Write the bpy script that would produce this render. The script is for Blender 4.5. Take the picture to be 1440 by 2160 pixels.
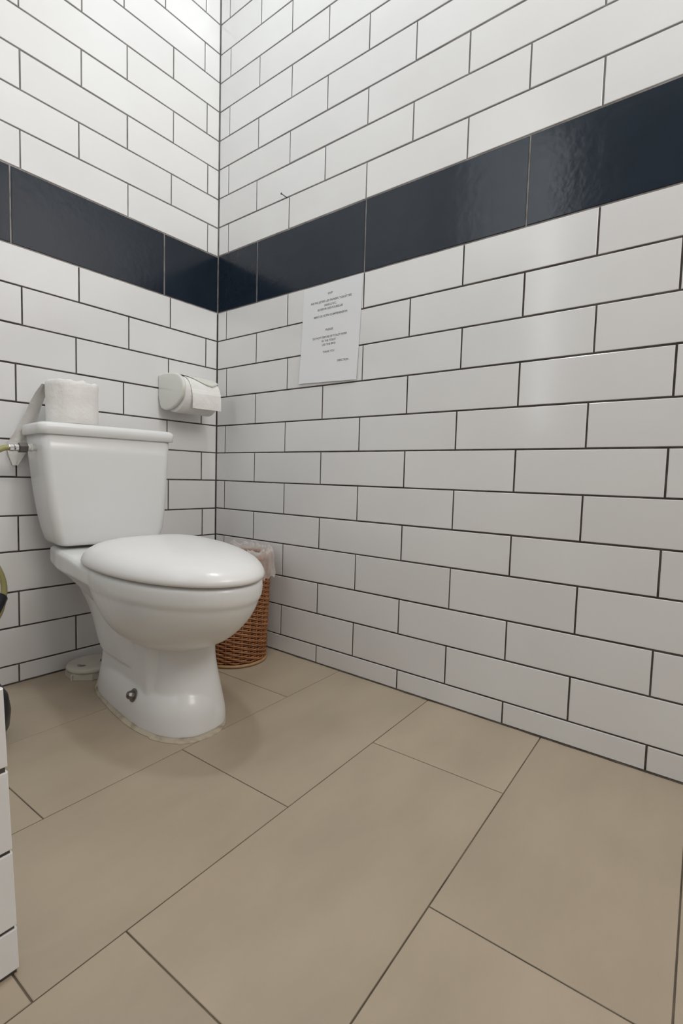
import bpy, bmesh, math, random
from mathutils import Vector, Matrix, noise

for o in list(bpy.data.objects):
    bpy.data.objects.remove(o, do_unlink=True)
S = bpy.context.scene
COL = S.collection
PI = math.pi
random.seed(7)

# ---------------------------------------------------------------- camera
cam_data = bpy.data.cameras.new('camera')
cam = bpy.data.objects.new('camera', cam_data)
COL.objects.link(cam)
R0 = Vector((0.61782062, -0.78582207, 0.0279528))
R1 = Vector((-0.03710083, -0.06464149, -0.99721864))
R2 = Vector((0.78544332, 0.61506516, -0.06909149))
m = Matrix.Identity(4)
for i in range(3):
    m[i][0], m[i][1], m[i][2] = R0[i], -R1[i], -R2[i]
m[0][3], m[1][3], m[2][3] = -1.19466, -1.53772, 0.59568
cam.matrix_world = m
cam_data.sensor_fit = 'VERTICAL'
cam_data.sensor_height = 24.0
cam_data.lens = 1059.4016 / 2160 * 24.0
cam_data.clip_start = 0.02
S.camera = cam

# ---------------------------------------------------------------- world, light, exposure
world = bpy.data.worlds.new('daylight')
S.world = world
world.use_nodes = True
bg = world.node_tree.nodes['Background']
bg.inputs[0].default_value = (0.80, 0.90, 1.0, 1)
bg.inputs[1].default_value = 1.0
S.view_settings.view_transform = 'Standard'
S.view_settings.look = 'None'
S.view_settings.gamma = 1.0
S.view_settings.exposure = -0.92
S.view_settings.use_curve_mapping = False

WINDOW_LIGHT = 46.0      # daylight coming in through the high window behind the camera
LAMP_LIGHT = 19.0        # ceiling lamp
SIDE_LIGHT = 2.5        # fill from the unseen window added on the left
CEIL = 2.98
ROOM_X, ROOM_Y = -1.75, -2.9


def area(name, loc, rot, sx, sy, power, col):
    d = bpy.data.lights.new(name, 'AREA')
    d.shape = 'RECTANGLE'
    d.size, d.size_y = sx, sy
    d.energy = power
    d.color = col
    o = bpy.data.objects.new(name, d)
    o.location = loc
    o.rotation_euler = rot
    COL.objects.link(o)
    return o


# daylight entering through the window opening in the front wall (points to +Y, slightly down)
area('daylight_window', (-0.75, ROOM_Y + 0.06, 2.3), (math.radians(80), 0, 0), 1.05, 0.85, WINDOW_LIGHT, (1.0, 0.955, 0.92))
# fill for the right wall, from an unseen window added in the left wall (points to +X)
area('side_fill_light', (ROOM_X + 0.03, -0.36, 2.3), (math.radians(90), 0, math.radians(-90)), 0.4, 0.9, SIDE_LIGHT, (0.88, 0.94, 1.0))
# the ceiling lamp's light
area('ceiling_lamp_light', (-0.48, -0.80, CEIL - 0.09), (0, 0, 0), 0.18, 0.18, LAMP_LIGHT, (0.86, 0.96, 1.0))


# ---------------------------------------------------------------- materials
def mat(name, col, rough=0.5, metal=0.0, coat=0.0, spec=0.5):
    mt = bpy.data.materials.new(name)
    mt.use_nodes = True
    b = mt.node_tree.nodes['Principled BSDF']
    b.inputs['Base Color'].default_value = (*col, 1)
    b.inputs['Roughness'].default_value = rough
    b.inputs['Metallic'].default_value = metal
    b.inputs['Coat Weight'].default_value = coat
    b.inputs['Coat Roughness'].default_value = 0.05
    b.inputs['Specular IOR Level'].default_value = spec
    return mt


def vary(mt, c1, c2, scale=5.0, detail=4.0, lo=0.35, hi=0.65, bump=0.0, bscale=60.0, per_obj=0.0, stretch=(1, 1, 1)):
    """noise between two colours, optional bump, optional random shift per object"""
    nt = mt.node_tree
    n, l = nt.nodes, nt.links
    b = n['Principled BSDF']
    tc = n.new('ShaderNodeNewGeometry')
    mp = n.new('ShaderNodeMapping')
    mp.inputs['Scale'].default_value = stretch
    l.new(tc.outputs['Position'], mp.inputs['Vector'])
    vec = mp.outputs['Vector']
    oi = n.new('ShaderNodeObjectInfo')
    if per_obj:
        add = n.new('ShaderNodeVectorMath')
        add.operation = 'ADD'
        sc = n.new('ShaderNodeVectorMath')
        sc.operation = 'SCALE'
        sc.inputs['Scale'].default_value = 17.0
        cmb = n.new('ShaderNodeCombineXYZ')
        l.new(oi.outputs['Random'], cmb.inputs[0])
        l.new(oi.outputs['Random'], cmb.inputs[1])
        l.new(cmb.outputs[0], sc.inputs[0])
        l.new(vec, add.inputs[0])
        l.new(sc.outputs[0], add.inputs[1])
        vec = add.outputs[0]
    nz = n.new('ShaderNodeTexNoise')
    nz.inputs['Scale'].default_value = scale
    nz.inputs['Detail'].default_value = detail
    l.new(vec, nz.inputs['Vector'])
    mr = n.new('ShaderNodeMapRange')
    mr.inputs['From Min'].default_value = lo
    mr.inputs['From Max'].default_value = hi
    l.new(nz.outputs['Fac'], mr.inputs['Value'])
    mx = n.new('ShaderNodeMix')
    mx.data_type = 'RGBA'
    mx.inputs['A'].default_value = (*c1, 1)
    mx.inputs['B'].default_value = (*c2, 1)
    l.new(mr.outputs['Result'], mx.inputs['Factor'])
    out = mx.outputs['Result']
    if per_obj:
        hs = n.new('ShaderNodeHueSaturation')
        m2 = n.new('ShaderNodeMapRange')
        m2.inputs['To Min'].default_value = 1 - per_obj
        m2.inputs['To Max'].default_value = 1 + per_obj
        l.new(oi.outputs['Random'], m2.inputs['Value'])
        l.new(m2.outputs['Result'], hs.inputs['Value'])
        l.new(out, hs.inputs['Color'])
        out = hs.outputs['Color']
    l.new(out, b.inputs['Base Color'])
    if bump:
        n2 = n.new('ShaderNodeTexNoise')
        n2.inputs['Scale'].default_value = bscale
        n2.inputs['Detail'].default_value = 2.0
        l.new(vec, n2.inputs['Vector'])
        bp = n.new('ShaderNodeBump')
        bp.inputs['Strength'].default_value = bump
        bp.inputs['Distance'].default_value = 0.01
        l.new(n2.outputs['Fac'], bp.inputs['Height'])
        l.new(bp.outputs['Normal'], b.inputs['Normal'])
    return mt


M_TILE = vary(mat('white_glazed_tile', (0.8, 0.79, 0.785), 0.16), (0.80, 0.79, 0.78), (0.765, 0.75, 0.74), 3.0, 3.0, bump=0.035, bscale=9.0, per_obj=0.012)
M_NAVY = vary(mat('navy_glazed_tile', (0.012, 0.018, 0.028), 0.19, spec=0.4), (0.009, 0.0155, 0.026), (0.012, 0.0195, 0.032), 6.0, 3.0, bump=0.05, bscale=45.0, per_obj=0.05)
M_GROUT = vary(mat('dark_grout', (0.06, 0.055, 0.05), 0.9), (0.046, 0.036, 0.030), (0.105, 0.087, 0.074), 22.0, 4.0, 0.4, 0.68)
M_GROUT_HAZED = vary(mat('hazed_grout', (0.2, 0.19, 0.18), 0.9), (0.14, 0.132, 0.128), (0.22, 0.21, 0.20), 18.0, 4.0)  # upper joints paled: veiling haze put into the grout colour
M_GROUT_L = vary(mat('light_grout', (0.3, 0.28, 0.26), 0.9), (0.20, 0.18, 0.165), (0.34, 0.31, 0.29), 25.0, 4.0)
M_FLOOR = vary(mat('beige_stoneware', (0.4, 0.33, 0.25), 0.34), (0.46, 0.375, 0.275), (0.39, 0.315, 0.23), 4.5, 6.0, 0.3, 0.7, bump=0.02, bscale=80.0, per_obj=0.02, stretch=(0.8, 1.6, 1))
M_FGROUT = vary(mat('floor_grout', (0.1, 0.08, 0.06), 0.9), (0.07, 0.055, 0.04), (0.16, 0.125, 0.09), 12.0, 3.0)
M_CERAMIC = vary(mat('white_porcelain', (0.8, 0.8, 0.79), 0.24, coat=0.0), (0.80, 0.795, 0.785), (0.77, 0.765, 0.75), 2.0, 2.0)
M_LID = mat('white_plastic', (0.82, 0.80, 0.785), 0.24)
M_CREAM = mat('cream_plastic', (0.74, 0.73, 0.67), 0.16, coat=0.3)
M_PUCK = vary(mat('aged_white_plastic', (0.62, 0.585, 0.5), 0.45), (0.64, 0.60, 0.52), (0.55, 0.51, 0.43), 12.0, 3.0)
M_PLASTER = mat('white_paint', (0.78, 0.78, 0.77), 0.6)
M_TISSUE = vary(mat('tissue_paper', (0.84, 0.82, 0.79), 0.95, spec=0.1), (0.85, 0.83, 0.80), (0.80, 0.77, 0.735), 30.0, 3.0, bump=0.15, bscale=120.0)
M_PAPER = mat('office_paper', (0.80, 0.795, 0.81), 0.7, spec=0.3)
M_INK = mat('grey_ink', (0.19, 0.185, 0.19), 0.8, spec=0.1)
M_WICKER = vary(mat('brown_wicker', (0.25, 0.1, 0.04), 0.5), (0.46, 0.205, 0.08), (0.27, 0.105, 0.042), 45.0, 3.0, 0.3, 0.7, bump=0.1, bscale=150.0)
M_WICKER_L = mat('pale_cane', (0.42, 0.25, 0.12), 0.5)
M_DARK = mat('interior_shade', (0.05, 0.028, 0.018), 0.8)
M_STEEL = vary(mat('dull_steel', (0.35, 0.33, 0.31), 0.32, 1.0), (0.32, 0.30, 0.28), (0.22, 0.20, 0.19), 40.0, 2.0)
M_DULL = mat('dark_dull_metal', (0.13, 0.115, 0.105), 0.38, 1.0)
M_CHROME = mat('chrome', (0.62, 0.61, 0.60), 0.16, 1.0)
M_NYLON = mat('white_nylon', (0.75, 0.74, 0.70), 0.5)
M_BLACK = mat('navy_black_plastic', (0.012, 0.013, 0.018), 0.32)
M_CAULK = vary(mat('aged_caulk', (0.5, 0.43, 0.32), 0.7), (0.50, 0.43, 0.33), (0.22, 0.17, 0.11), 26.0, 4.0, 0.48, 0.74)
M_LAMP = mat('lamp_glass', (0.9, 0.9, 0.9), 0.4)
bl = M_LAMP.node_tree.nodes['Principled BSDF']
bl.inputs['Emission Color'].default_value = (0.93, 0.98, 1, 1)
bl.inputs['Emission Strength'].default_value = 6.0
M_STRIP = mat('frosted_daylight_glass', (0.9, 0.93, 0.95), 0.4)
bs = M_STRIP.node_tree.nodes['Principled BSDF']
bs.inputs['Emission Color'].default_value = (0.9, 0.96, 1, 1)
bs.inputs['Emission Strength'].default_value = 9.0
M_PANE = mat('fill_pane_glow', (0.9, 0.93, 0.95), 0.4)
bs2 = M_PANE.node_tree.nodes['Principled BSDF']
bs2.inputs['Emission Color'].default_value = (0.85, 0.94, 1, 1)
bs2.inputs['Emission Strength'].default_value = 0.4
M_DOOR = mat('grey_door_paint', (0.22, 0.22, 0.23), 0.45)
M_SLOT = mat('slot_shadow_grey', (0.12, 0.105, 0.085), 0.8)


def braid_material():
    mt = mat('yellow_braided_hose', (0.4, 0.36, 0.12), 0.45)
    n, l = mt.node_tree.nodes, mt.node_tree.links
    b = n['Principled BSDF']
    tc = n.new('ShaderNodeTexCoord')
    wv = n.new('ShaderNodeTexWave')
    wv.inputs['Scale'].default_value = 9.0
    wv.inputs['Distortion'].default_value = 0.6
    mp = n.new('ShaderNodeMapping')
    mp.inputs['Rotation'].default_value = (0, 0, 0.8)
    mp.inputs['Scale'].default_value = (14, 2.2, 1)
    l.new(tc.outputs['UV'], mp.inputs['Vector'])
    l.new(mp.outputs['Vector'], wv.inputs['Vector'])
    rp = n.new('ShaderNodeValToRGB')
    rp.color_ramp.elements[0].position = 0.04
    rp.color_ramp.elements[0].color = (0.05, 0.045, 0.02, 1)
    rp.color_ramp.elements[1].position = 0.2
    rp.color_ramp.elements[1].color = (0.44, 0.40, 0.17, 1)
    l.new(wv.outputs['Fac'], rp.inputs['Fac'])
    l.new(rp.outputs['Color'], b.inputs['Base Color'])
    return mt


M_HOSE = braid_material()


def bag_material():
    mt = bpy.data.materials.new('clear_bag_film')
    mt.use_nodes = True
    n, l = mt.node_tree.nodes, mt.node_tree.links
    b = n['Principled BSDF']
    b.inputs['Base Color'].default_value = (0.88, 0.82, 0.78, 1)
    b.inputs['Roughness'].default_value = 0.16
    b.inputs['Specular IOR Level'].default_value = 0.9
    tr = n.new('ShaderNodeBsdfTransparent')
    tr.inputs['Color'].default_value = (0.96, 0.94, 0.92, 1)
    lw = n.new('ShaderNodeLayerWeight')
    lw.inputs['Blend'].default_value = 0.45
    mr = n.new('ShaderNodeMapRange')
    mr.inputs['To Min'].default_value = 0.20
    mr.inputs['To Max'].default_value = 0.72
    l.new(lw.outputs['Facing'], mr.inputs['Value'])
    mx = n.new('ShaderNodeMixShader')
    l.new(mr.outputs['Result'], mx.inputs['Fac'])
    l.new(tr.outputs[0], mx.inputs[1])
    l.new(b.outputs[0], mx.inputs[2])
    l.new(mx.outputs[0], n['Material Output'].inputs['Surface'])
    return mt


M_BAG = bag_material()


# ---------------------------------------------------------------- helpers
def link(name, bm, material, parent=None, smooth=False, label=None, kind=None, recalc=True):
    if recalc:
        bmesh.ops.recalc_face_normals(bm, faces=bm.faces)
    me = bpy.data.meshes.new(name)
    bm.to_mesh(me)
    bm.free()
    for mm in (material if isinstance(material, (list, tuple)) else [material]):
        me.materials.append(mm)
    if smooth:
        for p in me.polygons:
            p.use_smooth = True
    o = bpy.data.objects.new(name, me)
    COL.objects.link(o)
    if parent:
        o.parent = parent
    if label:
        o['label'] = label
    if kind:
        o['kind'] = kind
    return o


def from_mesh(name, me, parent=None):
    o = bpy.data.objects.new(name, me)
    COL.objects.link(o)
    if parent:
        o.parent = parent
    return o


def tag(o, label, cat, group=None):
    o['label'] = label
    o['category'] = cat
    if group:
        o['group'] = group
    return o


def empty(name, loc, rotz, label, cat):
    o = bpy.data.objects.new(name, None)
    o.empty_display_size = 0.05
    o.location = loc
    o.rotation_euler = (0, 0, rotz)
    COL.objects.link(o)
    return tag(o, label, cat)


def box(bm, x0, x1, y0, y1, z0, z1, bev=0.0, seg=2, mi=0):
    r = bmesh.ops.create_cube(bm, size=1.0)
    vs = r['verts']
    for v in vs:
        v.co = Vector((x0 + (v.co.x + .5) * (x1 - x0), y0 + (v.co.y + .5) * (y1 - y0), z0 + (v.co.z + .5) * (z1 - z0)))
    fs = set(f for v in vs for f in v.link_faces)
    for f in fs:
        f.material_index = mi
    if bev:
        es = list(set(e for v in vs for e in v.link_edges))
        bmesh.ops.bevel(bm, geom=es, offset=bev, segments=seg, profile=0.6, affect='EDGES')


def loft(bm, rings, cap0=True, cap1=True, closed=True, mi=0):
    vr = [[bm.verts.new(p) for p in r] for r in rings]
    n = len(vr[0])
    for a, b in zip(vr, vr[1:]):
        for i in range(n if closed else n - 1):
            j = (i + 1) % n
            f = bm.faces.new((a[i], a[j], b[j], b[i]))
            f.material_index = mi
    if cap0:
        bm.faces.new(list(reversed(vr[0]))).material_index = mi
    if cap1:
        bm.faces.new(vr[-1]).material_index = mi
    return vr


def egg(s0, b, tc, ar, af, z, n=64, nr=2.5, nf=2.0):
    """egg shaped outline in local toilet coordinates (x = sideways, y = -forward)"""
    pts = []
    for i in range(n):
        a = 2 * PI * i / n
        c, s = math.cos(a), math.sin(a)
        e = nf if s > 0 else nr
        x = math.copysign(abs(c) ** (2 / e), c) * b
        t = math.copysign(abs(s) ** (2 / e), s) * (af if s > 0 else ar)
        pts.append(Vector((s0 + x, -(tc + t), z)))
    return pts


def rrect(x0, x1, y0, y1, z, r, seg=6):
    """rounded rectangle; r = (x0y0, x1y0, x1y1, x0y1) radii or one number"""
    rr = r if isinstance(r, (tuple, list)) else (r,) * 4
    pts = []
    for (cx, cy, q, a0) in ((x0, y0, rr[0], PI), (x1, y0, rr[1], 1.5 * PI), (x1, y1, rr[2], 0), (x0, y1, rr[3], .5 * PI)):
        ox = cx + (q if cx == x0 else -q)
        oy = cy + (q if cy == y0 else -q)
        for k in range(seg + 1):
            a = a0 + .5 * PI * k / seg
            pts.append(Vector((ox + q * math.cos(a), oy + q * math.sin(a), z)))
    return pts


def tube(bm, pts, rad, n=10, caps=True, uv=False):
    pts = [Vector(p) for p in pts]
    rings = []
    up = Vector((0.137, 0.21, 0.97))
    prev = None
    for i, p in enumerate(pts):
        d = (pts[min(i + 1, len(pts) - 1)] - pts[max(i - 1, 0)]).normalized()
        if prev is None:
            x = d.cross(up).normalized()
        else:
            x = (prev - d * prev.dot(d)).normalized()
        prev = x
        y = d.cross(x)
        r = rad[i] if isinstance(rad, (list, tuple)) else rad
        rings.append([p + x * (r * math.cos(2 * PI * k / n)) + y * (r * math.sin(2 * PI * k / n)) for k in range(n)])
    vr = loft(bm, rings, caps, caps)
    if uv:
        lay = bm.loops.layers.uv.verify()
        idx = {}
        acc = 0
        for i, ring in enumerate(vr):
            if i:
                acc += (pts[i] - pts[i - 1]).length
            for k, v in enumerate(ring):
                idx[v] = (k, acc)
        for f in bm.faces:
            ks = [idx[l.vert][0] for l in f.loops if l.vert in idx]
            wrap = max(ks) - min(ks) > n / 2
            for l in f.loops:
                k, a = idx[l.vert]
                if wrap and k == 0:
                    k = n
                l[lay].uv = (k / n, a * 60)
    return vr


def catmull(P, n=8):
    P = [Vector(p) for p in P]
    Q = [P[0] * 2 - P[1]] + P + [P[-1] * 2 - P[-2]]
    out = []
    for i in range(1, len(Q) - 2):
        for k in range(n):
            t = k / n
            a, b, c, d = Q[i - 1], Q[i], Q[i + 1], Q[i + 2]
            out.append(.5 * ((2 * b) + (c - a) * t + (2 * a - 5 * b + 4 * c - d) * t * t + (3 * b - a - 3 * c + d) * t ** 3))
    out.append(P[-1])
    return out


def dense(rows, k=4):
    """Catmull-Rom interpolation of a list of number tuples"""
    Q = [rows[0]] + list(rows) + [rows[-1]]
    out = []
    for i in range(1, len(Q) - 2):
        for j in range(k):
            t = j / k
            out.append(tuple(.5 * (2 * b + (c - a) * t + (2 * a - 5 * b + 4 * c - d) * t * t + (3 * b - a - 3 * c + d) * t ** 3) for a, b, c, d in zip(Q[i - 1], Q[i], Q[i + 1], Q[i + 2])))
    out.append(rows[-1])
    return out


def lathe(bm, prof, n=48, loc=(0, 0, 0), caps=True):
    L = Vector(loc)
    rings = [[L + Vector((r * math.cos(2 * PI * k / n), r * math.sin(2 * PI * k / n), z)) for k in range(n)] for r, z in prof]
    return loft(bm, rings, caps, caps)


def remeshed(o, voxel, smooth_iter):
    """fuse the overlapping solids of one part into one continuous skin"""
    md = o.modifiers.new('fuse', 'REMESH')
    md.mode = 'VOXEL'
    md.voxel_size = voxel
    md.use_smooth_shade = True
    ms = o.modifiers.new('soften', 'SMOOTH')
    ms.factor = 0.5
    ms.iterations = smooth_iter
    dg = bpy.context.evaluated_depsgraph_get()
    dg.update()
    me = bpy.data.meshes.new_from_object(o.evaluated_get(dg))
    o.modifiers.clear()
    mats = list(o.data.materials)
    o.data = me
    if not me.materials:
        for q in mats:
            me.materials.append(q)
    for p in me.polygons:
        p.use_smooth = True
    return o


# ---------------------------------------------------------------- the room

ZR = {-18: 2.9758, -17: 2.8758, -16: 2.7758, -15: 2.6758, -14: 2.5758, -13: 2.4758, -12: 2.3758, -11: 2.2758, -10: 2.1758, -9: 2.0752, -8: 1.9795, -7: 1.8827, -6: 1.7849, -5: 1.6859, -4: 1.5857, -3: 1.4851, -2: 1.3848, 0: 1.1829, 1: 1.0807, 2: 0.9787, 3: 0.8761, 4: 0.7724, 5: 0.6727, 6: 0.571, 7: 0.4674, 8: 0.3683, 9: 0.2591, 10: 0.1605, 11: 0.0577}
ZL = {-18: 2.976, -17: 2.876, -16: 2.776, -15: 2.676, -14: 2.576, -13: 2.476, -12: 2.376, -11: 2.276, -10: 2.176, -9: 2.0778, -8: 1.9819, -7: 1.8832, -6: 1.783, -5: 1.6819, -4: 1.5818, -3: 1.4817, -2: 1.3818, 0: 1.1834, 1: 1.0811, 2: 0.9792, 3: 0.875, 4: 0.7731, 5: 0.6729, 6: 0.5711, 7: 0.4661, 8: 0.3676, 9: 0.2567, 10: 0.1582, 11: 0.0529}
JR = {-18: [0.2048, 0.5044, 0.8065, 1.1099, 1.4252, 1.7287, 2.0322, 2.3357, 2.6392],
      -17: [0.053, 0.3542, 0.656, 0.962, 1.2652, 1.5687, 1.8722, 2.1757, 2.4792, 2.7827],
      -16: [0.2048, 0.5044, 0.8065, 1.1099, 1.4252, 1.7287, 2.0322, 2.3357, 2.6392],
      -15: [0.053, 0.3542, 0.656, 0.962, 1.2652, 1.5687, 1.8722, 2.1757, 2.4792, 2.7827],
      -14: [0.2048, 0.5044, 0.8065, 1.1099, 1.4252, 1.7287, 2.0322, 2.3357, 2.6392],
      -13: [0.053, 0.3542, 0.656, 0.962, 1.2652, 1.5687, 1.8722, 2.1757, 2.4792, 2.7827],
      -12: [0.2048, 0.5044, 0.8065, 1.1099, 1.4252, 1.7287, 2.0322, 2.3357, 2.6392],
      -11: [0.0488, 0.35, 0.6518, 0.9578, 1.261, 1.5645, 1.868, 2.1715, 2.475, 2.7785],
      -10: [0.2092, 0.5087, 0.8109, 1.1143, 1.4296, 1.7331, 2.0366, 2.3401, 2.6436],
      -9: [0.0565, 0.3527, 0.657, 0.963, 1.2662, 1.5697, 1.8732, 2.1767, 2.4802, 2.7837],
      -8: [0.2059, 0.5054, 0.8076, 1.111, 1.4263, 1.7298, 2.0333, 2.3368, 2.6403],
      -7: [0.0545, 0.3556, 0.6541, 0.9623, 1.2655, 1.569, 1.8725, 2.176, 2.4795, 2.783],
      -6: [0.2042, 0.5056, 0.8071, 1.1104, 1.4257, 1.7292, 2.0327, 2.3362, 2.6397],
      -5: [0.0515, 0.3532, 0.6562, 0.9585, 1.2601, 1.5636, 1.8671, 2.1706, 2.4741, 2.7776],
      -4: [0.1999, 0.5021, 0.8058, 1.1099, 1.4232, 1.7267, 2.0302, 2.3337, 2.6372],
      -3: [0.0537, 0.354, 0.6578, 0.9633, 1.2654, 1.5689, 1.8724, 2.1759, 2.4794, 2.7829],
      0: [0.0488, 0.3565, 0.6605, 0.9657, 1.2721, 1.5756, 1.8791, 2.1826, 2.4861, 2.7896],
      1: [0.2093, 0.5139, 0.8159, 1.1205, 1.4252, 1.7287, 2.0322, 2.3357, 2.6392],
      2: [0.053, 0.3606, 0.6634, 0.9701, 1.2772, 1.5807, 1.8842, 2.1877, 2.4912, 2.7947],
      3: [0.2097, 0.5143, 0.8164, 1.1197, 1.4269, 1.7304, 2.0339, 2.3374, 2.6409],
      4: [0.0483, 0.356, 0.6588, 0.9654, 1.2727, 1.5762, 1.8797, 2.1832, 2.4867, 2.7902],
      5: [0.2092, 0.5138, 0.8158, 1.1201, 1.4253, 1.7288, 2.0323, 2.3358, 2.6393],
      6: [0.0488, 0.3565, 0.6593, 0.9661, 1.2729, 1.5764, 1.8799, 2.1834, 2.4869, 2.7904],
      7: [0.2092, 0.5138, 0.8158, 1.1201, 1.4253, 1.7288, 2.0323, 2.3358, 2.6393],
      8: [0.0488, 0.3565, 0.6593, 0.9661, 1.2729, 1.5764, 1.8799, 2.1834, 2.4869, 2.7904],
      9: [0.2084, 0.5131, 0.8151, 1.1201, 1.4239, 1.7274, 2.0309, 2.3344, 2.6379],
      10: [0.0464, 0.354, 0.658, 0.9634, 1.2695, 1.573, 1.8765, 2.18, 2.4835, 2.787],
      11: [0.2093, 0.5138, 0.8165, 1.1203, 1.4251, 1.7286, 2.0321, 2.3356, 2.6391]}
JL = {-18: [0.1967, 0.4862, 0.7847, 1.0832, 1.3817],
      -17: [0.0554, 0.3492, 0.6425, 0.941, 1.2395, 1.538],
      -16: [0.1967, 0.4862, 0.7847, 1.0832, 1.3817],
      -15: [0.0554, 0.3492, 0.6425, 0.941, 1.2395, 1.538],
      -14: [0.1967, 0.4862, 0.7847, 1.0832, 1.3817],
      -13: [0.0554, 0.3492, 0.6425, 0.941, 1.2395, 1.538],
      -12: [0.1967, 0.4862, 0.7847, 1.0832, 1.3817],
      -11: [0.0613, 0.3552, 0.6485, 0.947, 1.2455, 1.544],
      -10: [0.2179, 0.5074, 0.8059, 1.1044, 1.4029],
      -9: [0.0646, 0.357, 0.651, 0.9495, 1.248, 1.5465],
      -8: [0.1875, 0.4817, 0.7802, 1.0787, 1.3772, 1.6757],
      -7: [0.0541, 0.3474, 0.6425, 0.941, 1.2395, 1.538],
      -6: [0.1873, 0.4843, 0.7828, 1.0813, 1.3798, 1.6783],
      -5: [0.0494, 0.3469, 0.6416, 0.9401, 1.2386, 1.5371],
      -4: [0.1941, 0.4926, 0.7911, 1.0896, 1.3881],
      -3: [0.0474, 0.3457, 0.6435, 0.942, 1.2405, 1.539],
      0: [0.1954, 0.4953, 0.7938, 1.0923, 1.3908],
      1: [0.0504, 0.3431, 0.6452, 0.9437, 1.2422, 1.5407],
      2: [0.2019, 0.505, 0.8035, 1.102, 1.4005],
      3: [0.0681, 0.361, 0.6627, 0.9612, 1.2597, 1.5582],
      4: [0.2066, 0.5097, 0.8082, 1.1067, 1.4052],
      5: [0.0655, 0.3555, 0.6649, 0.9634, 1.2619, 1.5604],
      6: [0.201, 0.5041, 0.8026, 1.1011, 1.3996],
      7: [0.0599, 0.3514, 0.6623, 0.9608, 1.2593, 1.5578],
      8: [0.201, 0.5041, 0.8026, 1.1011, 1.3996],
      9: [0.0656, 0.355, 0.6638, 0.9623, 1.2608, 1.5593],
      10: [0.2089, 0.512, 0.8105, 1.109, 1.4075],
      11: [0.068, 0.3574, 0.6661, 0.9646, 1.2631, 1.5616]}
DR = [0.2079, 0.6596, 1.1176, 1.5726, 2.0276, 2.4826]
DL = [0.219, 0.6687, 1.1177, 1.5667]

GAP = 0.0042           # width of the wall joints
DEPTH = 0.0016        # how far the joints lie behind the tile faces


def wall_slab(name, x0, x1, y0, y1, z0, z1, material=M_PLASTER):
    bm = bmesh.new()
    box(bm, x0, x1, y0, y1, z0, z1)
    return link(name, bm, material, kind='structure')


def banded_wall(name, x0, x1, y0, y1, band0, band1):
    """backing wall whose joints are dark low down, light along the navy band and paler above it, where haze is mixed into their colour"""
    bm = bmesh.new()
    zs = [0.0, band0 + 0.0005, band1 - 0.0005, CEIL]
    for k in range(3):
        box(bm, x0, x1, y0, y1, zs[k], zs[k + 1], mi=k)
    bmesh.ops.remove_doubles(bm, verts=bm.verts, dist=1e-5)
    return link(name, bm, [M_GROUT, M_GROUT_L, M_GROUT_HAZED], kind='structure')


wall_right = banded_wall('wall_right', DEPTH, 0.12, ROOM_Y - 0.12, 0.12, ZR[0] - 0.004, ZR[-2] + 0.004)
wall_back = banded_wall('wall_back', ROOM_X - 0.12, DEPTH, DEPTH, 0.12, ZL[0] - 0.004, ZL[-2] + 0.004)
wall_left = wall_slab('wall_left', ROOM_X - 0.12, ROOM_X, ROOM_Y, DEPTH, 0, CEIL)
ceiling = wall_slab('ceiling', ROOM_X - 0.12, 0.12, ROOM_Y - 0.12, 0.12, CEIL, CEIL + 0.1)
# front wall (behind the camera) with a real window opening
WX0, WX1, WZ0, WZ1 = -1.3, -0.2, 1.85, 2.75
bm = bmesh.new()
box(bm, ROOM_X - 0.12, WX0, ROOM_Y - 0.12, ROOM_Y, 0, CEIL)
box(bm, WX1, DEPTH, ROOM_Y - 0.12, ROOM_Y, 0, CEIL)
box(bm, WX0, WX1, ROOM_Y - 0.12, ROOM_Y, 0, WZ0)
box(bm, WX0, WX1, ROOM_Y - 0.12, ROOM_Y, WZ1, CEIL)
wall_front = link('wall_front', bm, M_PLASTER, kind='structure')
bm = bmesh.new()
for a in ((WX0, WX1, WZ0, WZ0 + .04), (WX0, WX1, WZ1 - .04, WZ1), (WX0, WX0 + .04, WZ0, WZ1), (WX1 - .04, WX1, WZ0, WZ1), ((WX0 + WX1) / 2 - .02, (WX0 + WX1) / 2 + .02, WZ0, WZ1)):
    box(bm, a[0], a[1], ROOM_Y - .09, ROOM_Y - .04, a[2], a[3])
window_1 = link('window_1', bm, M_PLASTER, kind='structure')

# narrow frosted window and grey door in the left wall (outside the frame, seen as reflections)
bm = bmesh.new()
box(bm, ROOM_X, ROOM_X + .012, -.665, -.595, .9, 2.5)
window_3 = link('window_3', bm, M_STRIP, kind='structure')
bm = bmesh.new()
box(bm, ROOM_X, ROOM_X + .012, -.57, -.15, 1.84, 2.76)
side_fill_pane = link('side_fill_pane', bm, M_PANE, kind='structure')  # unseen glowing pane, added with the side fill to brighten the right wall
bm = bmesh.new()
box(bm, ROOM_X, ROOM_X + .03, -1.62, -.78, .004, 2.55, .004, 1)
door_1 = link('door_1', bm, M_DOOR, kind='structure')

# ---- wall tiles
TILE_CACHE = {}


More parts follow.
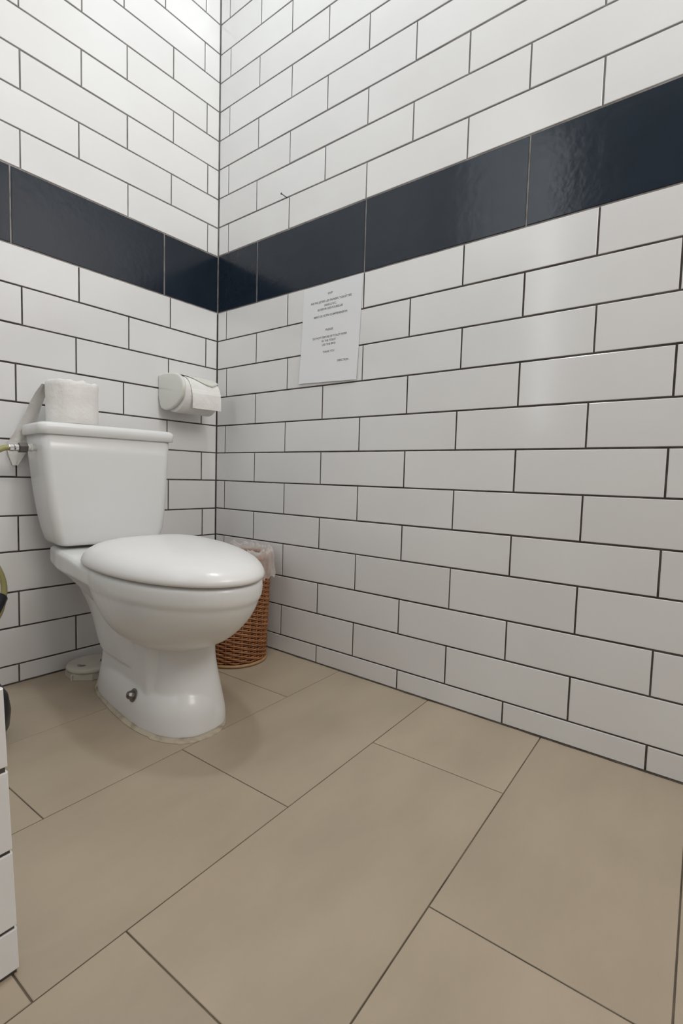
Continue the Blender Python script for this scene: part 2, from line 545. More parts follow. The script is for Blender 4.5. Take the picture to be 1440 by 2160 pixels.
def tile_mesh(w, h, material, nm):
    """one glazed tile: w along local x, h along local z, face towards local -y, chamfered glaze edge"""
    key = (round(w, 3), round(h, 3), material.name)
    if key in TILE_CACHE:
        return TILE_CACHE[key]
    bm = bmesh.new()
    c, d = 0.0011, 0.0007
    out = [(-w / 2, -h / 2), (w / 2, -h / 2), (w / 2, h / 2), (-w / 2, h / 2)]
    inn = [(-w / 2 + c, -h / 2 + c), (w / 2 - c, -h / 2 + c), (w / 2 - c, h / 2 - c), (-w / 2 + c, h / 2 - c)]
    loft(bm, [[Vector((x, 0.006, z)) for x, z in out], [Vector((x, d, z)) for x, z in out], [Vector((x, 0, z)) for x, z in inn]])
    bmesh.ops.recalc_face_normals(bm, faces=bm.faces)
    me = bpy.data.meshes.new(nm)
    bm.to_mesh(me)
    bm.free()
    me.materials.append(material)
    TILE_CACHE[key] = me
    return me


def put_tile(parent, side, u0, u1, z0, z1, material, label=None):
    w, h = u1 - u0, z1 - z0
    if w < 0.008 or h < 0.008:
        return
    o = from_mesh('tile', tile_mesh(w, h, material, 'tile'), parent)
    uc, zc = (u0 + u1) / 2, (z0 + z1) / 2
    j = random.uniform(-.00025, .00025)
    ta, tb = random.gauss(0, .0011), random.gauss(0, .0016)
    if side == 'R':
        o.location = (j, -uc, zc)
        o.rotation_euler = (tb, 0, -PI / 2 + ta)
        o.rotation_euler = Matrix.Rotation(-PI / 2 + ta, 3, 'Z').to_euler()
    else:
        o.location = (-uc, j, zc)
        o.rotation_euler = (tb, 0, ta)
    if label:
        o['label'] = label


def tile_wall(parent, side, Z, J, D, umax):
    rows = sorted(Z)
    tops = {r: Z[r] for r in rows}
    g = GAP / 2
    for r in range(-18, 12):
        if r in (-2, -1):
            continue
        zt = tops[r]
        zb = tops[r + 1] if r < 11 else 0.003 - g
        if r == -3:
            zb = tops[-2]
        js = [0.0] + [u for u in J[r] if u < umax] + [umax]
        for a, b in zip(js, js[1:]):
            jw = random.uniform(-.0005, .0006)
            put_tile(parent, side, a + g + (0.001 if a == 0 else 0), b - g, zb + g + max(0, jw), zt - g, M_TILE)
    js = [0.0] + [u for u in D if u < umax] + [umax]
    for a, b in zip(js, js[1:]):
        put_tile(parent, side, a + g, b - g, tops[0] + g, tops[-2] - g, M_NAVY, 'wide dark navy glazed tile of the band')


tile_wall(wall_right, 'R', ZR, JR, DR, -ROOM_Y)
tile_wall(wall_back, 'L', ZL, JL, DL, -ROOM_X)

# ---- floor of 600 x 300 stoneware tiles laid slightly askew to the walls
bm = bmesh.new()
box(bm, ROOM_X - 0.12, 0.12, ROOM_Y - 0.12, 0.12, -0.06, -0.0016)
floor = link('floor', bm, M_FGROUT, kind='structure')
FA = math.radians(2.2)
FV = [0.08, -0.306, -0.611, -0.917, -1.213, -1.498, -1.80, -2.10, -2.40, -2.70, -3.05]
FU = {0: [-0.50], 1: [-0.262, -0.879], 2: [-0.598, -1.023], 3: [-0.314, -0.911], 4: [-0.634], 5: [-0.33, -0.93], 6: [-0.64], 7: [-0.34, -0.94], 8: [-0.65], 9: [-0.35, -0.95]}


def clip(poly, f):
    out = []
    for i, p in enumerate(poly):
        q = poly[(i + 1) % len(poly)]
        a, b = f(p), f(q)
        if a >= 0:
            out.append(p)
        if a * b < 0:
            out.append(p.lerp(q, a / (a - b)))
    return out


for i in range(len(FV) - 1):
    us = sorted([0.15] + FU[i] + [min(FU[i]) - 0.6, min(FU[i]) - 1.2, min(FU[i]) - 1.8], reverse=True)
    for a, b in zip(us, us[1:]):
        g = 0.0011
        q = [(a - g, FV[i] - g), (b + g, FV[i] - g), (b + g, FV[i + 1] + g), (a - g, FV[i + 1] + g)]
        poly = [Vector((u * math.cos(FA) - v * math.sin(FA), u * math.sin(FA) + v * math.cos(FA), 0)) for u, v in q]
        for fn in (lambda p: -0.001 - p.x, lambda p: p.x - ROOM_X, lambda p: -0.001 - p.y, lambda p: p.y - ROOM_Y):
            poly = clip(poly, fn)
            if not poly:
                break
        if len(poly) < 3:
            continue
        c = sum(poly, Vector()) / len(poly)
        bm = bmesh.new()
        top = [p - (p - c).normalized() * 0.0009 for p in poly]
        loft(bm, [[p - c + Vector((0, 0, -0.012)) for p in poly], [p - c + Vector((0, 0, -0.0006)) for p in poly], [p - c for p in top]])
        o = link('tile', bm, M_FLOOR, floor)
        o.location = c

# ---- irregular dark mortar where the floor meets the walls
def mortar(name, p0, p1, nrm, n):
    bm = bmesh.new()
    rings = []
    p0, p1 = Vector(p0), Vector(p1)
    for i in range(n + 1):
        p = p0.lerp(p1, i / n)
        k = noise.noise(p * 23) * .5 + noise.noise(p * 61) * .5
        h = 0.0032 + 0.0035 * max(0, k + .05)
        d = 0.0022 + 0.006 * max(0, noise.noise(p * 17 + Vector((5, 3, 1))))
        rings.append([p, p + nrm * d, p + nrm * (d * .5) + Vector((0, 0, h * .5)), p + Vector((0, 0, h)) - nrm * .002, p - nrm * .006])
    loft(bm, rings)
    return link(name, bm, M_GROUT, smooth=True, kind='structure')


mortar('trim_1', (0.0, -0.03, -0.0004), (0.0, -2.85, -0.0004), Vector((-1, 0, 0)), 420)
mortar('trim_2', (-0.02, 0.0, -0.0004), (-1.7, 0.0, -0.0004), Vector((0, -1, 0)), 260)

# ---- low tiled partition at the left edge of the view
PX, PY, PH = -0.9825, -0.906, 0.349
bm = bmesh.new()
box(bm, ROOM_X, PX - 0.0022, PY + 0.0022, PY + 0.022, -0.001, PH - 0.0022)
part = link('wall_partition', bm, M_GROUT, kind='structure')
zs = [0.003, 0.0585, 0.1535, 0.2525, PH]
for k in range(4):
    js = [0.0, 0.3015, 0.603, ROOM_X * -1 + PX] if k % 2 == 0 else [0.0, 0.15, 0.4515, ROOM_X * -1 + PX]
    for a, b in zip(js, js[1:]):
        w, h = b - a - GAP, zs[k + 1] - zs[k] - GAP
        o = from_mesh('tile', tile_mesh(w, h, M_TILE, 'tile'), part)
        o.location = (PX - (a + b) / 2 + (GAP / 2 if a == 0 else 0), PY, (zs[k] + zs[k + 1]) / 2 + (GAP / 2 if k == 3 else 0))
    # end face towards +x
    o = from_mesh('tile', tile_mesh(0.012, h, M_TILE, 'tile'), part)
    o.rotation_euler = (0, 0, PI / 2)
    o.location = (PX, PY + 0.0135, (zs[k] + zs[k + 1]) / 2 + (GAP / 2 if k == 3 else 0))
for a, b in ((0.0, 0.3015), (0.3015, 0.603), (0.603, -ROOM_X + PX)):
    o = from_mesh('tile', tile_mesh(b - a - GAP, 0.019, M_TILE, 'tile'), part)
    o.rotation_euler = (-PI / 2, 0, 0)
    o.location = (PX - (a + b) / 2 - (0.002 if a == 0 else 0), PY + 0.0120, PH)

# the partition leans a little out of plumb
part.matrix_world = Matrix.Translation((PX, 0, 0)) @ Matrix.Rotation(math.radians(-1.85), 4, 'Y') @ Matrix.Translation((-PX, 0, 0))

# ---- ceiling lamp
cl = empty('ceiling_lamp', (-0.48, -0.80, CEIL), 0, 'round white flush ceiling lamp above the toilet', 'lamp')
bm = bmesh.new()
lathe(bm, [(0.125, 0), (0.13, -0.02), (0.12, -0.028)], 48)
link('lamp_base', bm, M_PLASTER, cl, True)
bm = bmesh.new()
lathe(bm, [(0.115, -0.028), (0.113, -0.045), (0.10, -0.06), (0.065, -0.072), (0.02, -0.077), (0.001, -0.078)], 48)
link('lamp_shade', bm, M_LAMP, cl, True)

# ================================================================ toilet
TH = math.radians(6.5)
toilet = empty('toilet', (-0.452, -0.0186, 0), -TH, 'white close-coupled toilet with closed lid standing in the tiled corner', 'toilet')

bm = bmesh.new()
# bowl with its straight rim band
rings = []
for (z, b, tc, ar, af) in dense(((.188, .040, .45, .025, .065), (.1925, .062, .45, .042, .100), (.200, .082, .45, .058, .134), (.212, .103, .45, .078, .174), (.230, .122, .45, .100, .213),
                                 (.254, .138, .45, .126, .246), (.282, .150, .45, .152, .275), (.306, .1575, .45, .174, .292), (.3245, .1612, .45, .186, .3005)), 4) + dense(((.3285, .1635, .45, .190, .304), (.338, .166, .45, .194, .3085), (.356, .167, .45, .196, .310), (.367, .165, .45, .195, .307), (.373, .156, .45, .19, .297)), 3):
    rings.append(egg(.0, b, tc, ar, af, z))
loft(bm, rings)
# shelf under the tank, funnelling down to the outlet at the back
rings = []
for (t, hw, zt, ze, zi, wi) in dense(((.030, .132, .378, .338, .300, .064), (.040, .140, .384, .332, .280, .070), (.09, .147, .385, .330, .252, .074), (.14, .155, .385, .330, .226, .075), (.18, .158, .385, .330, .19, .075), (.215, .160, .384, .330, .14, .074),
                                (.25, .1605, .383, .330, .12, .073), (.30, .161, .379, .330, .12, .072), (.36, .161, .373, .328, .12, .07), (.42, .158, .368, .327, .12, .06)), 3):
    c = 0.008
    r_ = [(-hw + c, zt), (hw - c, zt), (hw, zt - c), (hw, ze + c), (hw - c, ze), (wi + .02, ze - (ze - zi) * .35), (wi, zi), (-wi, zi), (-wi - .02, ze - (ze - zi) * .35), (-hw + c, ze), (-hw, ze + c), (-hw, zt - c)]
    rings.append([Vector((-.004 + x, -t, z)) for x, z in r_])
loft(bm, rings)
# hollow-sided rear part of the foot
rings = []
for (z, t0, hw) in dense(((0.0, .160, .080), (.06, .184, .077), (.123, .200, .075), (.18, .198, .075), (.24, .172, .075), (.30, .11, .075))):
    rings.append(rrect(.008 - hw, .008 + hw, -.50, -t0, z, .02))
loft(bm, rings)
# spreading foot
rings = []
for (z, b, ar, af) in dense(((0.0, .098, .268, .184), (.02, .0975, .265, .183), (.05, .094, .255, .180), (.075, .085, .240, .170), (.10, .070, .220, .15))):
    rings.append(egg(.011, b, .42, ar, af, z, nr=4.5, nf=2.3))
loft(bm, rings)
# front column
rings = []
for (z, b, ar, af) in dense(((0.0, .096, .07, .134), (.03, .0945, .072, .130), (.07, .0880, .075, .119), (.12, .0805, .077, .104), (.17, .0765, .078, .094), (.23, .080, .08, .096))):
    rings.append(egg(.024, b, .468, ar, af, z, nr=3.4, nf=2.2))
loft(bm, rings)
bowl = link('bowl', bm, M_CERAMIC, toilet, True)
remeshed(bowl, 0.0032, 9)

# dried sealant around the foot
bm = bmesh.new()
N = 160
o1 = egg(.011, .098, .42, .268, .184, 0, N, 4.5, 2.3)
cc = Vector((.011, -.42, 0))
rings = []
for i, p in enumerate(o1):
    d = (p - cc).normalized()
    k = noise.noise(p * 13) * .5 + .5
    k2 = noise.noise(p * 24 + Vector((3, 1, 7))) * .5 + .5
    w = 0.007 + 0.005 * k + (0.006 if p.y < -.52 else 0)
    rings.append([p - d * .004, p - d * .003 + Vector((0, 0, .003 + .004 * k2)), p + d * (w * .45) + Vector((0, 0, .004 + .002 * k2)), p + d * w + Vector((0, 0, .0012)), p + d * (w + .002)])
rings.append(rings[0])
loft(bm, rings, False, False)
bmesh.ops.remove_doubles(bm, verts=bm.verts, dist=1e-6)
link('sealant_bead', bm, M_CAULK, toilet, True, 'uneven yellowed sealant bead around the foot')

# fixing bolt in the hollow side
bm = bmesh.new()
lathe(bm, [(.0105, 0), (.0105, .008), (.008, .0135), (.001, .0155)], 8)
bolt = link('bolt', bm, M_STEEL, toilet, False, 'dull steel bolt head')
bolt.matrix_local = Matrix.Translation((-.079, -.437, .066)) @ Matrix.Rotation(math.radians(-70), 4, 'Y')
bm = bmesh.new()
lathe(bm, [(.0155, 0), (.0155, .0018), (.012, .0025)], 24)
wsh = link('washer', bm, M_STEEL, bolt, False)
wsh.location = (0, 0, -.001)

# seat ring and lid
bm = bmesh.new()
loft(bm, [egg(-.003, b, .44, ar, af, z, 72, 3.2, 2.0) for z, b, ar, af in ((.3725, .146, .150, .292), (.3735, .150, .152, .297), (.380, .150, .152, .297), (.3825, .146, .150, .293))])
link('seat', bm, M_LID, toilet, True)
bm = bmesh.new()
prof = [(.3800, .955), (.3785, .98), (.3795, 1.0), (.385, 1.008), (.392, 1.0), (.400, .980), (.409, .94), (.4185, .86), (.4265, .75), (.4325, .61), (.4370, .44), (.4395, .26), (.4405, .08)]
loft(bm, [egg(.0, .171 * k, .44, .168 * k, .323 * k, z, 96, 3.2, 2.0) for z, k in prof])
for v in bm.verts:                       # the lid rests a little lower at its front
    v.co.z -= .0052 * (-v.co.y - .28) / .48
link('lid', bm, M_LID, toilet, True)
for sx in (-.075, .069):
    bm = bmesh.new()
    box(bm, sx - .02, sx + .02, -.305, -.255, .383, .397, .005, 3)
    link('hinge', bm, M_LID, toilet, True)

# cistern
bm = bmesh.new()
rings = []
for (z, l, r, tf, tr) in ((.3925, -.143, .104, .152, .050), (.396, -.152, .113, .162, .042), (.405, -.159, .121, .169, .038), (.43, -.166, .1285, .175, .036), (.475, -.176, .132, .179, .035), (.53, -.184, .135, .182, .034), (.583, -.190, .137, .184, .033), (.64, -.195, .140, .186, .032), (.69, -.198, .141, .187, .031)):
    rings.append(rrect(l, r, -tf, -tr, z, (.020, .024, .012, .012)))
loft(bm, rings)
tank = link('tank', bm, M_CERAMIC, toilet, True)
bm = bmesh.new()
rings = []
for (z, i) in ((.6835, .003), (.685, .0), (.704, -.0005), (.709, .0015), (.7125, .0055), (.7145, .013), (.7155, .03)):
    rings.append(rrect(-.206 + i, .148 - i, -.194 + i, -.027 - i, z, (.020, .016, .012, .012)))
loft(bm, rings)
link('tank_lid', bm, M_CERAMIC, toilet, True)
bm = bmesh.new()
lathe(bm, [(.021, .7148), (.021, .7175), (.019, .7185), (.001, .7187)], 32, (-.01, -.10, 0))
link('flush_button', bm, M_CHROME, toilet, True, 'round chrome flush button')

# ================================================================ water hose at the cistern's left side
hose = empty('water_hose', (-0.665, -0.115, 0), 0, 'yellow braided water hose screwed to the left side of the cistern', 'hose')
HB = Vector((-0.665, -0.115, 0))


def hl(P):
    return [Vector(p) - HB for p in P]


bm = bmesh.new()
path = catmull([(-.713, -.116, .6465), (-.735, -.116, .643), (-.765, -.112, .62), (-.795, -.10, .565), (-.805, -.085, .49), (-.785, -.065, .42), (-.745, -.05, .37), (-.718, -.045, .31), (-.7145, -.045, .262), (-.728, -.045, .21), (-.762, -.045, .172), (-.80, -.045, .16)], 12)
tube(bm, hl(path), .0072, 14, uv=True)
link('hose', bm, M_HOSE, hose, True)
bm = bmesh.new()
tube(bm, hl([(-.722, -.116, .6460), (-.7205, -.116, .6463), (-.712, -.116, .647), (-.710, -.116, .647), (-.708, -.116, .647), (-.701, -.116, .6475), (-.700, -.116, .6475)]), [.0085, .0098, .0098, .0085, .0095, .0095, .0085], 20)
link('ferrule', bm, M_CHROME, hose, False, 'crimped shiny metal ferrule')
bm = bmesh.new()
tube(bm, hl([(-.7005, -.116, .6475), (-.699, -.116, .6476), (-.681, -.116, .6484), (-.680, -.116, .6484)]), [.0110, .0128, .0128, .0112], 6)
link('nut', bm, M_DULL, hose, False, 'dark hexagonal metal nut')
bm = bmesh.new()
tube(bm, hl([(-.680, -.116, .6484), (-.660, -.116, .6490)]), .0085, 20)
tube(bm, hl([(-.6735, -.116, .6487), (-.670, -.116, .6489)]), .0115, 8)
link('inlet_thread', bm, M_NYLON, hose, False, 'white plastic threaded inlet')

bm = bmesh.new()
tube(bm, hl([(-.795, -.045, .160), (-.815, -.045, .160), (-.817, -.045, .160)]), [.0105, .0105, .009], 8)
tube(bm, hl([(-.815, -.045, .160), (-.830, -.045, .160)]), .009, 16)
tube(bm, hl([(-.826, -.062, .160), (-.826, -.0015, .160)]), .0085, 16)
tube(bm, hl([(-.826, -.006, .160), (-.826, -.0005, .160)]), .022, 24)
link('valve', bm, M_CHROME, hose, False, 'chrome stop valve on the wall')

# ================================================================ toilet brush behind the partition
tb = empty('toilet_brush', (-0.885, -0.27, 0), 0, 'black toilet brush in a round black pot behind the low tiled partition', 'toilet brush')
bm = bmesh.new()
lathe(bm, [(.070, 0), (.088, .006), (.100, .03), (.103, .062), (.098, .095), (.082, .122), (.058, .138), (.046, .143), (.043, .140)], 48)
link('pot', bm, M_BLACK, tb, True)
bm = bmesh.new()
tube(bm, [(0, 0, .13), (.05, .060, .17), (.094, .115, .212)], [.008, .0085, .009], 14)
link('handle', bm, M_BLACK, tb, True)
bm = bmesh.new()
tube(bm, [(.080, .097, .196), (.089, .109, .207), (.138, .168, .258), (.148, .180, .267), (.1515, .184, .2705)], [.010, .0135, .017, .0165, .010], 18)
link('grip', bm, M_BLACK, tb, True, 'rounded dark grip of the brush')

# ================================================================ vented puck behind the foot
puck = empty('vented_puck', (-0.503, -0.075, 0), math.radians(22), 'round off-white vented plastic puck on the floor behind the toilet foot', 'air freshener')
bm = bmesh.new()


def octa(r, z, n=8, a0=0):
    return [Vector((r * math.cos(a0 + 2 * PI * k / n), r * math.sin(a0 + 2 * PI * k / n), z)) for k in range(n)]


loft(bm, [octa(.067, 0), octa(.068, .002), octa(.067, .019), octa(.066, .020)])
link('base', bm, M_PUCK, puck)
bm = bmesh.new()
lathe(bm, [(.0655, .0195), (.0665, .025), (.064, .0305), (.058, .0335), (.045, .0345), (.001, .035)], 48)
link('cover', bm, M_PUCK, puck, True)
for cx, cy, a0, a1 in ((-.033, .0, .55 * PI, 1.5 * PI), (.024, -.012, 1.2 * PI, 1.9 * PI)):
    for k in range(5):
        bm = bmesh.new()
        r = .005 + .0042 * k
        pts = [Vector((cx + r * math.cos(a0 + (a1 - a0) * i / 10), cy + r * math.sin(a0 + (a1 - a0) * i / 10), .0349 - .3 * max(0, math.hypot(cx - r, cy) - .045) ** 1)) for i in range(11)]
        tube(bm, pts, .0009, 5)
        link('vent_slot', bm, M_SLOT, puck)
bm = bmesh.new()
box(bm, -.004, .004, -.003, .003, 0, .017, .001, 1)
lg = link('clip', bm, M_PUCK, puck)
lg.location = (-.067, .004, 0.0)

# ================================================================ wicker bin in the corner
BX, BY, BT = -0.14, -0.285, 0.338
basket = empty('waste_basket', (BX, BY, 0), 0, 'tall round brown wicker waste basket in the corner behind the toilet', 'waste basket')


def brad(z):
    return 0.0985 + 0.0125 * (z / BT)


NS = 26
bm = bmesh.new()
nseg = NS * 4
rows = 46
for i in range(rows):
    z = 0.016 + (BT - 0.028) * i / (rows - 1)
    R = brad(z)
    ph = PI * (i % 2)
    rings = []
    for k in range(nseg):
        a = 2 * PI * k / nseg
        rr = R + 0.0030 * math.sin(NS / 2 * a * 1.0 + ph) + random.uniform(-.0004, .0004)
        zz = z + 0.0011 * math.cos(NS / 2 * a + ph) + random.uniform(-.0006, .0006)
        rings.append([Vector(((rr + .0031 * math.cos(q)) * math.cos(a), (rr + .0031 * math.cos(q)) * math.sin(a), zz + .0031 * math.sin(q))) for q in (0, 1.2566, 2.5133, 3.7699, 5.0265)])
    rings.append(rings[0])
    loft(bm, rings, False, False)
bmesh.ops.remove_doubles(bm, verts=bm.verts, dist=1e-6)
link('weave', bm, M_WICKER, basket, True, kind='stuff')
for k in range(NS):
    a = 2 * PI * (k + .5) / NS
    bm = bmesh.new()
    tube(bm, [(brad(z) * math.cos(a), brad(z) * math.sin(a), z) for z in (.006, .11, .22, BT)], .0028, 6)
    link('stake', bm, M_WICKER, basket, True)
bm = bmesh.new()
lathe(bm, [(brad(0) - .002, .010), (brad(BT) - .003, BT - .01), (brad(BT) - .0045, BT - .01), (brad(0) - .004, .012), (.001, .012), (.001, .009)], 48, caps=False)
link('shade_shell', bm, M_DARK, basket, True)  # added dark shell: interior shade put into its colour behind the weave
for zc, rr, mm, nm in ((.0058, .0052, M_WICKER_L, 'base_hoop'), (BT, .0058, M_WICKER, 'rim')):
    bm = bmesh.new()
    rings = []
    for k in range(72):
        a = 2 * PI * k / 72
        R = brad(zc) + .0012
        rings.append([Vector(((R + rr * math.cos(q)) * math.cos(a), (R + rr * math.cos(q)) * math.sin(a), zc + rr * math.sin(q))) for q in [2 * PI * j / 8 for j in range(8)]])
    rings.append(rings[0])
    loft(bm, rings, False, False)
    bmesh.ops.remove_doubles(bm, verts=bm.verts, dist=1e-6)
    link(nm, bm, mm, basket, True, 'pale cane hoop round the bottom' if nm == 'base_hoop' else None)

# crumpled clear liner folded over the rim
bm = bmesh.new()
NA = 150
prof = [(.78, -.11, 0), (.83, -.06, .3), (.88, -.025, .8), (.92, .002, 1.3), (.96, .014, 1.8), (1.02, .020, 2.0), (1.075, .012, 1.6), (1.10, -.006, 1.1), (1.115, -.024, 1.2), (1.13, -.040, 1.5), (1.15, -.054, 1.9), (1.16, -.062, 2.2)]
rings = []
for (f, dz, amp) in prof:
    ring = []
    for k in range(NA):
        a = 2 * PI * k / NA
        q = Vector((math.cos(a) * 2.0, math.sin(a) * 2.0, dz * 9))
        n1 = noise.noise(q * 2.3) + .6 * noise.noise(q * 6.0 + Vector((4, 4, 4)))
        n2 = noise.noise(q * 3.1 + Vector((9, 2, 5))) + .6 * noise.noise(q * 8.0 + Vector((1, 7, 2)))
        R = brad(BT) * f + .0045 * amp * n1
        if f > 1.03:
            R = max(R, brad(BT) + .0085)
        R = min(R, .1365)
        z = BT + dz + amp * (.0062 * n2 + (.003 if f < 1.05 else 0))
        ring.append(Vector((R * math.cos(a), R * math.sin(a), z)))
    rings.append(ring)
loft(bm, rings, False, False)
liner = link('bin_liner', bm, M_BAG, smooth=True, recalc=False)
liner.location = (BX, BY, 0)
tag(liner, 'crumpled clear plastic bag folded over the rim of the wicker basket', 'bin liner')

# ================================================================ paper holder in the corner
holder = empty('toilet_paper_holder', (-0.165, 0, 0.86), 0, 'cream plastic toilet paper holder on the wall beside the corner', 'paper holder')
D = [(-.001, .917), (-.018, .921), (-.045, .9205), (-.075, .9185), (-.105, .913), (-.127, .902), (-.141, .885), (-.144, .863), (-.134, .84), (-.115, .822), (-.095, .8105), (-.072, .8025), (-.050, .800), (-.030, .803), (-.014, .812), (-.006, .832), (-.001, .85)]
D = [tuple(p) for p in catmull([(a, b, 0) for a, b in D], 3)]
cyD, czD = -.065, .862
for nm, xs in (('cheek', (-.243, -.2325)), ('cheek', (-.0885, -.0785))):
    bm = bmesh.new()
    rings = []
    sgn = 1
    for x, k in ((xs[0], .90), (xs[0] + .0012, .965), (xs[0] + .0035, .995), (xs[0] + .006, 1.0), (xs[1] - .0015, 1.0), (xs[1], .985)):
        rings.append([Vector((x + .165, min(-.0006, cyD + (y - cyD) * k), czD + (z - czD) * k - .86)) for y, z, _ in D])
        if xs[0] > -.1:
            rings[-1] = [Vector((p.x, p.y * .72 - .0002, (p.z + .002) * .72)) for p in rings[-1]]
    loft(bm, rings)
    link(nm, bm, M_CREAM, holder, True)
bm = bmesh.new()
box(bm, -.2325 + .165, -.0885 + .165, -.009, -.0006, .81 - .86, .915 - .86, .002, 2)
link('back_plate', bm, M_CREAM, holder)
# lid flap over the roll, its front edge cut in a sweeping curve
bm = bmesh.new()
rings = []
nx = 24
ry, rz, rr = -.074, .853, .0665
for i in range(nx + 1):
    f = i / nx
    x = -.2315 + f * (.142)
    edge = math.radians(92 + 58 * math.sin(min(1, f * 1.3) * PI / 2) ** 1.3 - 14 * max(0, f - .8) / .2)
    row = []
    for k in range(17):
        a = math.radians(28) + (edge - math.radians(28)) * k / 16
        row.append(Vector((x + .165, ry + rr * math.cos(a), rz + rr * math.sin(a) - .86)))
    for k in range(16, -1, -1):
        a = math.radians(28) + (edge - math.radians(28)) * k / 16
        row.append(Vector((x + .165, ry + (rr - .0022) * math.cos(a), rz + (rr - .0022) * math.sin(a) - .86)))
    rings.append(row)
loft(bm, rings)
link('flap', bm, M_CREAM, holder, True, 'curved cream cover above the roll')

# the roll in it, with a loose end hanging in front
roll = empty('toilet_roll', (-0.16, -0.074, 0.853), 0, 'white toilet roll in the cream wall holder with a loose end hanging', 'toilet roll', )
bm = bmesh.new()
n = 56


def ringx(x, r):
    return [Vector((x, r * math.cos(2 * PI * k / n), r * math.sin(2 * PI * k / n))) for k in range(n)]


loft(bm, [ringx(x, r) for x, r in ((-.068, .020), (-.068, .057), (-.066, .0595), (.066, .0595), (.068, .057), (.068, .020), (-.068, .020))], False, False)
link('paper_roll', bm, M_TISSUE, roll, True)
bm = bmesh.new()
loft(bm, [ringx(x, r) for x, r in ((-.0685, .0195), (-.0685, .0208), (.0685, .0208), (.0685, .0195), (-.0685, .0195))], False, False)
link('core', bm, mat('cardboard', (.42, .32, .22), .8), roll, True)
bm = bmesh.new()
rings = []
pathp = []
for k in range(9):
    a = math.radians(100 + 72 * k / 8)
    pathp.append((math.cos(a) * .0622, math.sin(a) * .0622))
for k in range(1, 8):
    pathp.append((-.0615 - .0042 * math.sin(k / 7 * 2.2), .0192 - .0095 * k))
for i in range(15):
    x = -.047 + .114 * i / 14
    row = []
    for j, (y, z) in enumerate(pathp):
        w = .0016 * noise.noise(Vector((x * 30, j * .5, 2))) * min(1, j / 6)
        sk = (.002 * (i / 14)) * (j / 15)
        row.append(Vector((x + .003 * (j / 15), y - abs(w) * 1.2, z + sk)))
    rings.append(row)
vr = [[bm.verts.new(p) for p in r] for r in rings]
for a, b in zip(vr, vr[1:]):
    for k in range(len(a) - 1):
        bm.faces.new((a[k], a[k + 1], b[k + 1], b[k]))
ls = link('loose_sheet', bm, M_TISSUE, roll, True)
sd = ls.modifiers.new('thick', 'SOLIDIFY')
sd.thickness = .0006
sd.use_rim = False

# ================================================================ roll standing on the cistern
spare = empty('spare_toilet_roll', (-0.569, -0.118, 0.7156), 0.3, 'used toilet roll with crumpled top standing upright on the cistern lid', 'toilet roll')
bm = bmesh.new()
rings = []
NR = 72
prof = [(.050, 0, 0), (.0605, 0.0, .1), (.0625, .003, .25), (.063, .02, .5), (.0628, .045, .6), (.063, .07, .8), (.0635, .088, 1.0), (.0638, .099, 1.3), (.0625, .107, 1.6), (.058, .110, 1.6), (.046, .107, 1.4), (.034, .104, 1.0), (.023, .102, .4), (.022, .06, 0), (.021, .01, 0)]
for (r, z, amp) in prof:
    ring = []
    for k in range(NR):
        a = 2 * PI * k / NR
        q = Vector((math.cos(a) * 1.4, math.sin(a) * 1.4, z * 20))
        dr = .0022 * amp * noise.noise(q * 1.7) + .0006 * amp * noise.noise(q * 7)
        dz = .0075 * max(0, amp - .8) * (noise.noise(q * 1.5 + Vector((3, 3, 3))) + .6 * noise.noise(q * 3.6))
        ring.append(Vector(((r + dr) * math.cos(a), (r + dr) * math.sin(a), z + dz)))
    rings.append(ring)
loft(bm, rings, True, False)
link('paper_roll', bm, M_TISSUE, spare, True)
# its loose end falls behind the left end of the cistern
bm = bmesh.new()
rings = []
edgeL = catmull([(-.634, -.090, .818), (-.6425, -.070, .793), (-.650, -.050, .765), (-.655, -.030, .735), (-.668, -.016, .700), (-.6865, -.011, .665), (-.688, -.009, .640), (-.676, -.008, .603)], 4)
edgeR = catmull([(-.600, -.060, .822), (-.606, -.050, .800), (-.612, -.036, .772), (-.616, -.022, .740), (-.622, -.013, .705), (-.632, -.009, .668), (-.645, -.008, .635), (-.664, -.0075, .603)], 4)
inv = (Matrix.Translation(spare.location) @ Matrix.Rotation(0.3, 4, 'Z')).inverted()
for i, (p, q) in enumerate(zip(edgeL, edgeR)):
    row = []
    for j in range(9):
        v = j / 8
        pp = p.lerp(q, v)
        pp.y = min(pp.y + .004 * noise.noise(Vector((pp.z * 30, v * 3, 4))), -.005)
        row.append(inv @ pp)
    rings.append(row)
vr = [[bm.verts.new(p) for p in r] for r in rings]
for a, b in zip(vr, vr[1:]):
    for k in range(len(a) - 1):
        bm.faces.new((a[k], a[k + 1], b[k + 1], b[k]))
ls = link('loose_sheet', bm, M_TISSUE, spare, True)
sd = ls.modifiers.new('thick', 'SOLIDIFY')
sd.thickness = .0006
sd.use_rim = False

# ================================================================ notice on the right wall
notice = empty('paper_notice', (-0.001, -0.537, 1.033), 0, 'white printed notice sheet taped to the right wall below the navy band', 'notice')
bm = bmesh.new()
cor = [(-.430, 1.1795), (-.6585, 1.1815), (-.6455, .8815), (-.4175, .8885)]
rows_ = []
for i in range(13):
    fz = i / 12
    row = []
    for j in range(9):
        fu = j / 8
        top = (cor[0][0] * (1 - fu) + cor[1][0] * fu, cor[0][1] * (1 - fu) + cor[1][1] * fu)
        bot = (cor[3][0] * (1 - fu) + cor[2][0] * fu, cor[3][1] * (1 - fu) + cor[2][1] * fu)
        y = top[0] * (1 - fz) + bot[0] * fz
        z = top[1] * (1 - fz) + bot[1] * fz
        lift = .0010 + .0035 * max(0, fz - .5) ** 2 / .25 * (1 - .25 * fu) + .0006 * math.sin(fu * 7 + fz * 3) * fz
        row.append(Vector((-lift + .001, y + .537, z - 1.033)))
    rows_.append(row)
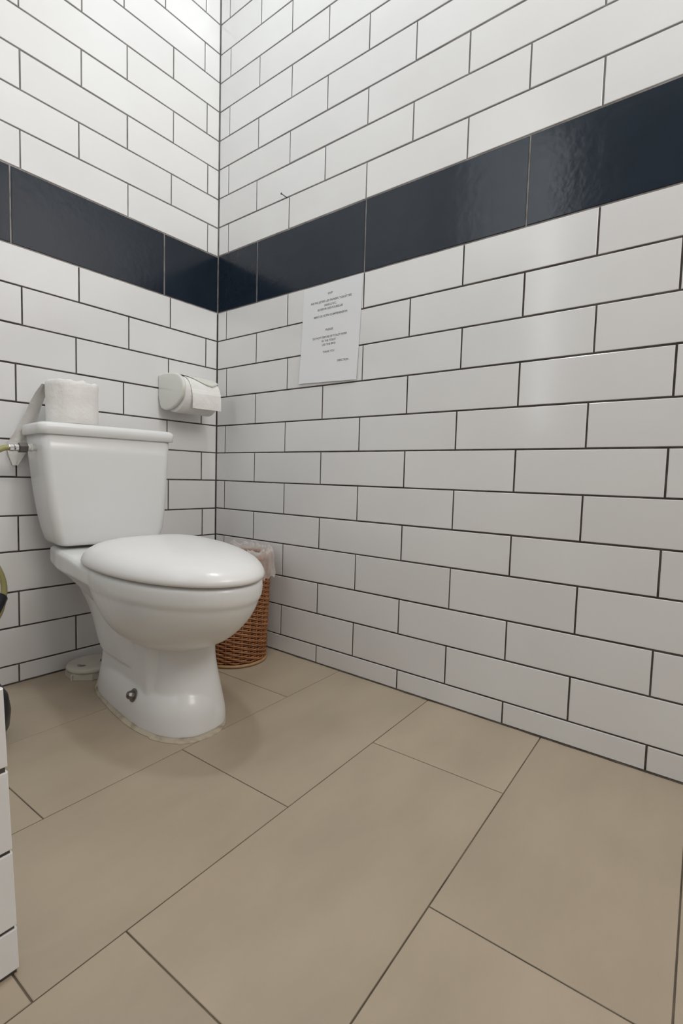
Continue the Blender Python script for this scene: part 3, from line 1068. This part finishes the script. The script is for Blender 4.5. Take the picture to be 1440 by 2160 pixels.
vr = [[bm.verts.new(p) for p in r] for r in rows_]
for a, b in zip(vr, vr[1:]):
    for k in range(len(a) - 1):
        bm.faces.new((a[k], a[k + 1], b[k + 1], b[k]))
sh = link('sheet', bm, M_PAPER, notice, True)
sd = sh.modifiers.new('thick', 'SOLIDIFY')
sd.thickness = .0003
sd.use_rim = False


def sheet_lift(y, z):
    fz = (1.18 - z) / .296
    fu = (-.424 - y) / .228
    return .0010 + .0035 * max(0, fz - .5) ** 2 / .25 * (1 - .25 * fu) + .0006 * math.sin(fu * 7 + fz * 3) * fz


LINES = [('SVP', -.5369, 1.1492, .0185), ('NE PAS JETER LES PAPIERS TOILETTES', -.5390, 1.1285, .158), ('DANS LE W.C.', -.5380, 1.1165, .047), ('SE SERVIR DES POUBELLES', -.5370, 1.1055, .098),
         ('MERCI DE VOTRE COMPREHENSION', -.5385, 1.0852, .130), ('PLEASE', -.5362, 1.0423, .0290), ('DO NOT DISPOSE OF TOILET PAPER', -.5372, 1.0209, .134), ('IN THE TOILET', -.5352, 1.0098, .056),
         ('USE THE BINS', -.5352, .9985, .053), ('THANK YOU', -.5355, .9766, .046), ('DIRECTION', -.5925, .9442, .042)]
for txt, y, z, w in LINES:
    cu = bpy.data.curves.new('text', 'FONT')
    cu.body = txt
    cu.align_x = 'CENTER'
    cu.align_y = 'CENTER'
    cu.size = 0.0085
    cu.offset = 0.00016
    tmp = bpy.data.objects.new('text', cu)
    COL.objects.link(tmp)
    dg = bpy.context.evaluated_depsgraph_get()
    dg.update()
    me = bpy.data.meshes.new_from_object(tmp.evaluated_get(dg))
    bpy.data.objects.remove(tmp, do_unlink=True)
    xs = [v.co.x for v in me.vertices]
    k = w / (max(xs) - min(xs))
    me.transform(Matrix.Scale(k, 4, (1, 0, 0)))
    # text plane x -> world -y, text y -> world z, slightly proud of the sheet
    for v in me.vertices:
        X, Y = v.co.x, v.co.y
        yy, zz = y - X, z + Y + .007 * X * .06
        v.co = Vector((-sheet_lift(yy, zz) - .00025 + .001, yy + .537, zz - 1.033))
    me.materials.clear()
    me.materials.append(M_INK)
    o = from_mesh('printed_line', me, notice)
    o['label'] = 'grey printed line of capital letters'

# ================================================================ nail in the right wall
bm = bmesh.new()
tube(bm, [(.006, 0, 0), (-.021, .002, .003), (-.0213, .002, .003), (-.0232, .0022, .0033)], [.0013, .0013, .0030, .0030], 10)
nail = link('nail', bm, M_BLACK, None, False)
nail.location = (0.0, -0.343, 1.4855)
tag(nail, 'small dark nail sticking out of a joint above the navy band', 'nail')
